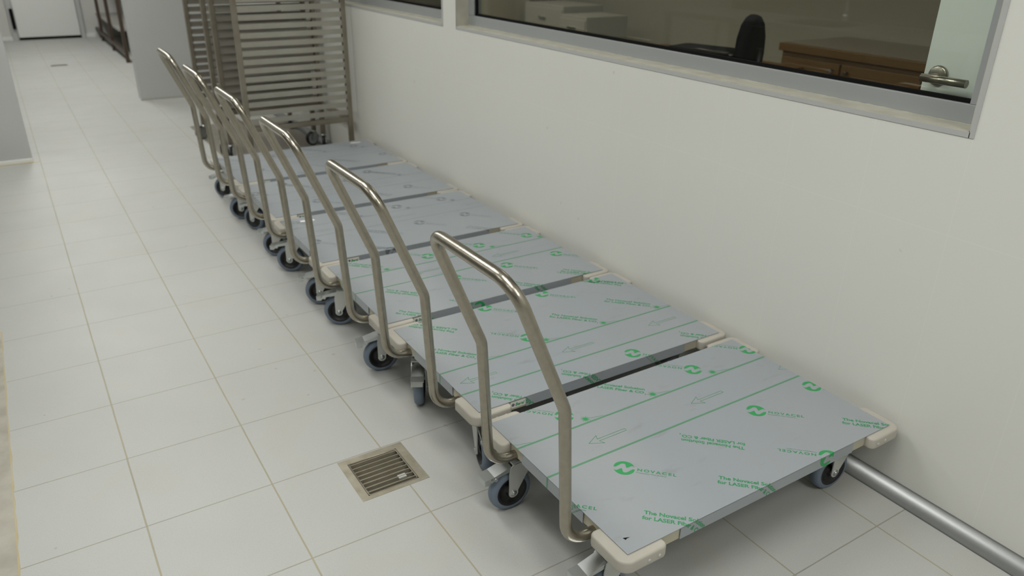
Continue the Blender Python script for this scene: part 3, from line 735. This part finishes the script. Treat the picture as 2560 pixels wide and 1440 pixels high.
rack(3.32*S, 7.95*S, 'nearer of the two steel tray racks, directly behind the farthest trolley')
rack(3.26*S, 10.08*S, 'rear steel tray rack, mostly hidden behind the nearer one beside the grey partition')

MT['plate'] = mat('brown_streaked_plate', (0.24, 0.222, 0.185), 0.42, 0.0, 0.5, noise=(8, .3, (0.185, 0.165, 0.13), (1, 12, 1)))
bm = B(); box(bm, 3.25*S, 5.37*S, 7.55*S, 13.2*S, 0.0, 0.0009); struct(obj('trim_5', bm, 'plate'))  # thin brown streaked sheet added over the floor under the tray racks

# ------------------------------------------------------------------ partitions and things down the hall
bm = B(); box(bm, 2.79*S, WX, 17.1*S, 17.6*S, 0.0, CEIL, 0); struct(obj('wall_partition', bm, 'panel'))
bm = B(); box(bm, 2.77*S, WX, 17.06*S, 17.1*S, 0.0, 0.012); struct(obj('baseboard_partition', bm, 'galv'))
bm = B(); box(bm, -2.65, -0.125*S, 11.47*S, 11.85*S, 0.0, CEIL, 0, .004); struct(obj('wall_panel', bm, 'panel'))
bm = B(); box(bm, -2.65, -0.12*S, 11.43*S, 11.47*S, 0.0, 0.026, 0, .004); struct(obj('baseboard_panel', bm, 'white'))
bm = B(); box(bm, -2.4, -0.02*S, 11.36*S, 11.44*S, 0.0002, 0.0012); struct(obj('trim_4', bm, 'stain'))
# far white door
d = bpy.data.objects.new('door_2', None); C.objects.link(d); struct(d); d.location = (0.47*S, FY-0.05, 0)
bm = B(); box(bm, 0.02, 2.36*S, 0.0, 0.045, 0.035, 2.1, 0, .004); obj('door_leaf', bm, 'white', d)
bm = B(); box(bm, 0.02, 2.36*S, -0.004, 0.045, 0.006, 0.035); obj('door_gap', bm, 'black', d)  # black strip painting the shaded gap under the leaf
bm = B(); box(bm, -0.055, 0.0, 0.0, 0.05, 0.0, 2.2); box(bm, 2.38*S, 2.38*S+0.055, 0.0, 0.05, 0.0, 2.2); obj('door_frame', bm, 'panel', d)
bm = B(); box(bm, -0.030, 0.012, -0.035, 0.0, 0.15, 0.42, 0, .01); obj('hinge', bm, 'black', d)
# brown framed rack standing along the far right side
t = thing('storage_rack', 'dark brown framed storage rack with grey panels far down the hall', 'rack', (3.50*S, 24.5*S, 0))
L = 9.6*S
for y in (0, L*0.36, L*0.70, L):
    bm = B(); box(bm, -0.02, 0.02, y-0.02, y+0.02, 0.0, 1.9); PT('post', bm, 'brown', t)
for z in (0.11, 1.88):
    bm = B(); box(bm, -0.018, 0.018, 0, L, z-0.022, z+0.022); PT('rail', bm, 'brown', t)
bm = B(); box(bm, 0.36, 0.40, 0, L, 0.13, 1.86); PT('back_panel', bm, 'galv', t)
bm = B(); box(bm, 0.02, 0.36, 0.5, L, 0.30, 0.325); PT('shelf', bm, 'galv', t)
bm = B(); box(bm, 0.02, 0.36, 0, L, 1.0, 1.02); PT('shelf', bm, 'galv', t)

# ------------------------------------------------------------------ steel sink bench left of the view, mirrored in the window
t = thing('sink_bench', 'stainless steel sink bench with swan-neck tap along the left side, mirrored in the window', 'bench', (-1.05, 1.5, 0))
bm = B()
box(bm, -0.32, 0.32, -1.3, -0.25, 0.86, 0.90, 0, .004); box(bm, -0.32, 0.32, 0.25, 1.3, 0.86, 0.90, 0, .004)
box(bm, -0.32, -0.22, -0.25, 0.25, 0.86, 0.90); box(bm, 0.22, 0.32, -0.25, 0.25, 0.86, 0.90); PT('benchtop', bm, 'zinc', t)
bm = B()
box(bm, -0.22, 0.22, -0.25, 0.25, 0.66, 0.665); box(bm, -0.225, -0.22, -0.25, 0.25, 0.66, 0.88); box(bm, 0.22, 0.225, -0.25, 0.25, 0.66, 0.88); box(bm, -0.22, 0.22, -0.255, -0.25, 0.66, 0.88); box(bm, -0.22, 0.22, 0.25, 0.255, 0.66, 0.88); PT('basin', bm, 'zinc', t)
bm = B(); tube(bm, fillet([(-0.26, 0, 0.90), (-0.26, 0, 1.28), (-0.02, 0, 1.28), (-0.02, 0, 1.12)], [.11, .11]), 0.011, 16); lathe(bm, [(0.025, 0.90), (0.025, 0.93), (0.014, 0.96)], (-0.26, 0, 0), 'z', 20); PT('tap', bm, 'zinc', t)
bm = B(); box(bm, -0.30, 0.28, -1.28, 1.28, 0.25, 0.28); PT('undershelf', bm, 'zinc', t)
for x in (-0.28, 0.28):
    for y in (-1.26, 1.26):
        bm = B(); box(bm, x-.02, x+.02, y-.02, y+.02, 0, 0.86); PT('leg', bm, 'zinc', t)
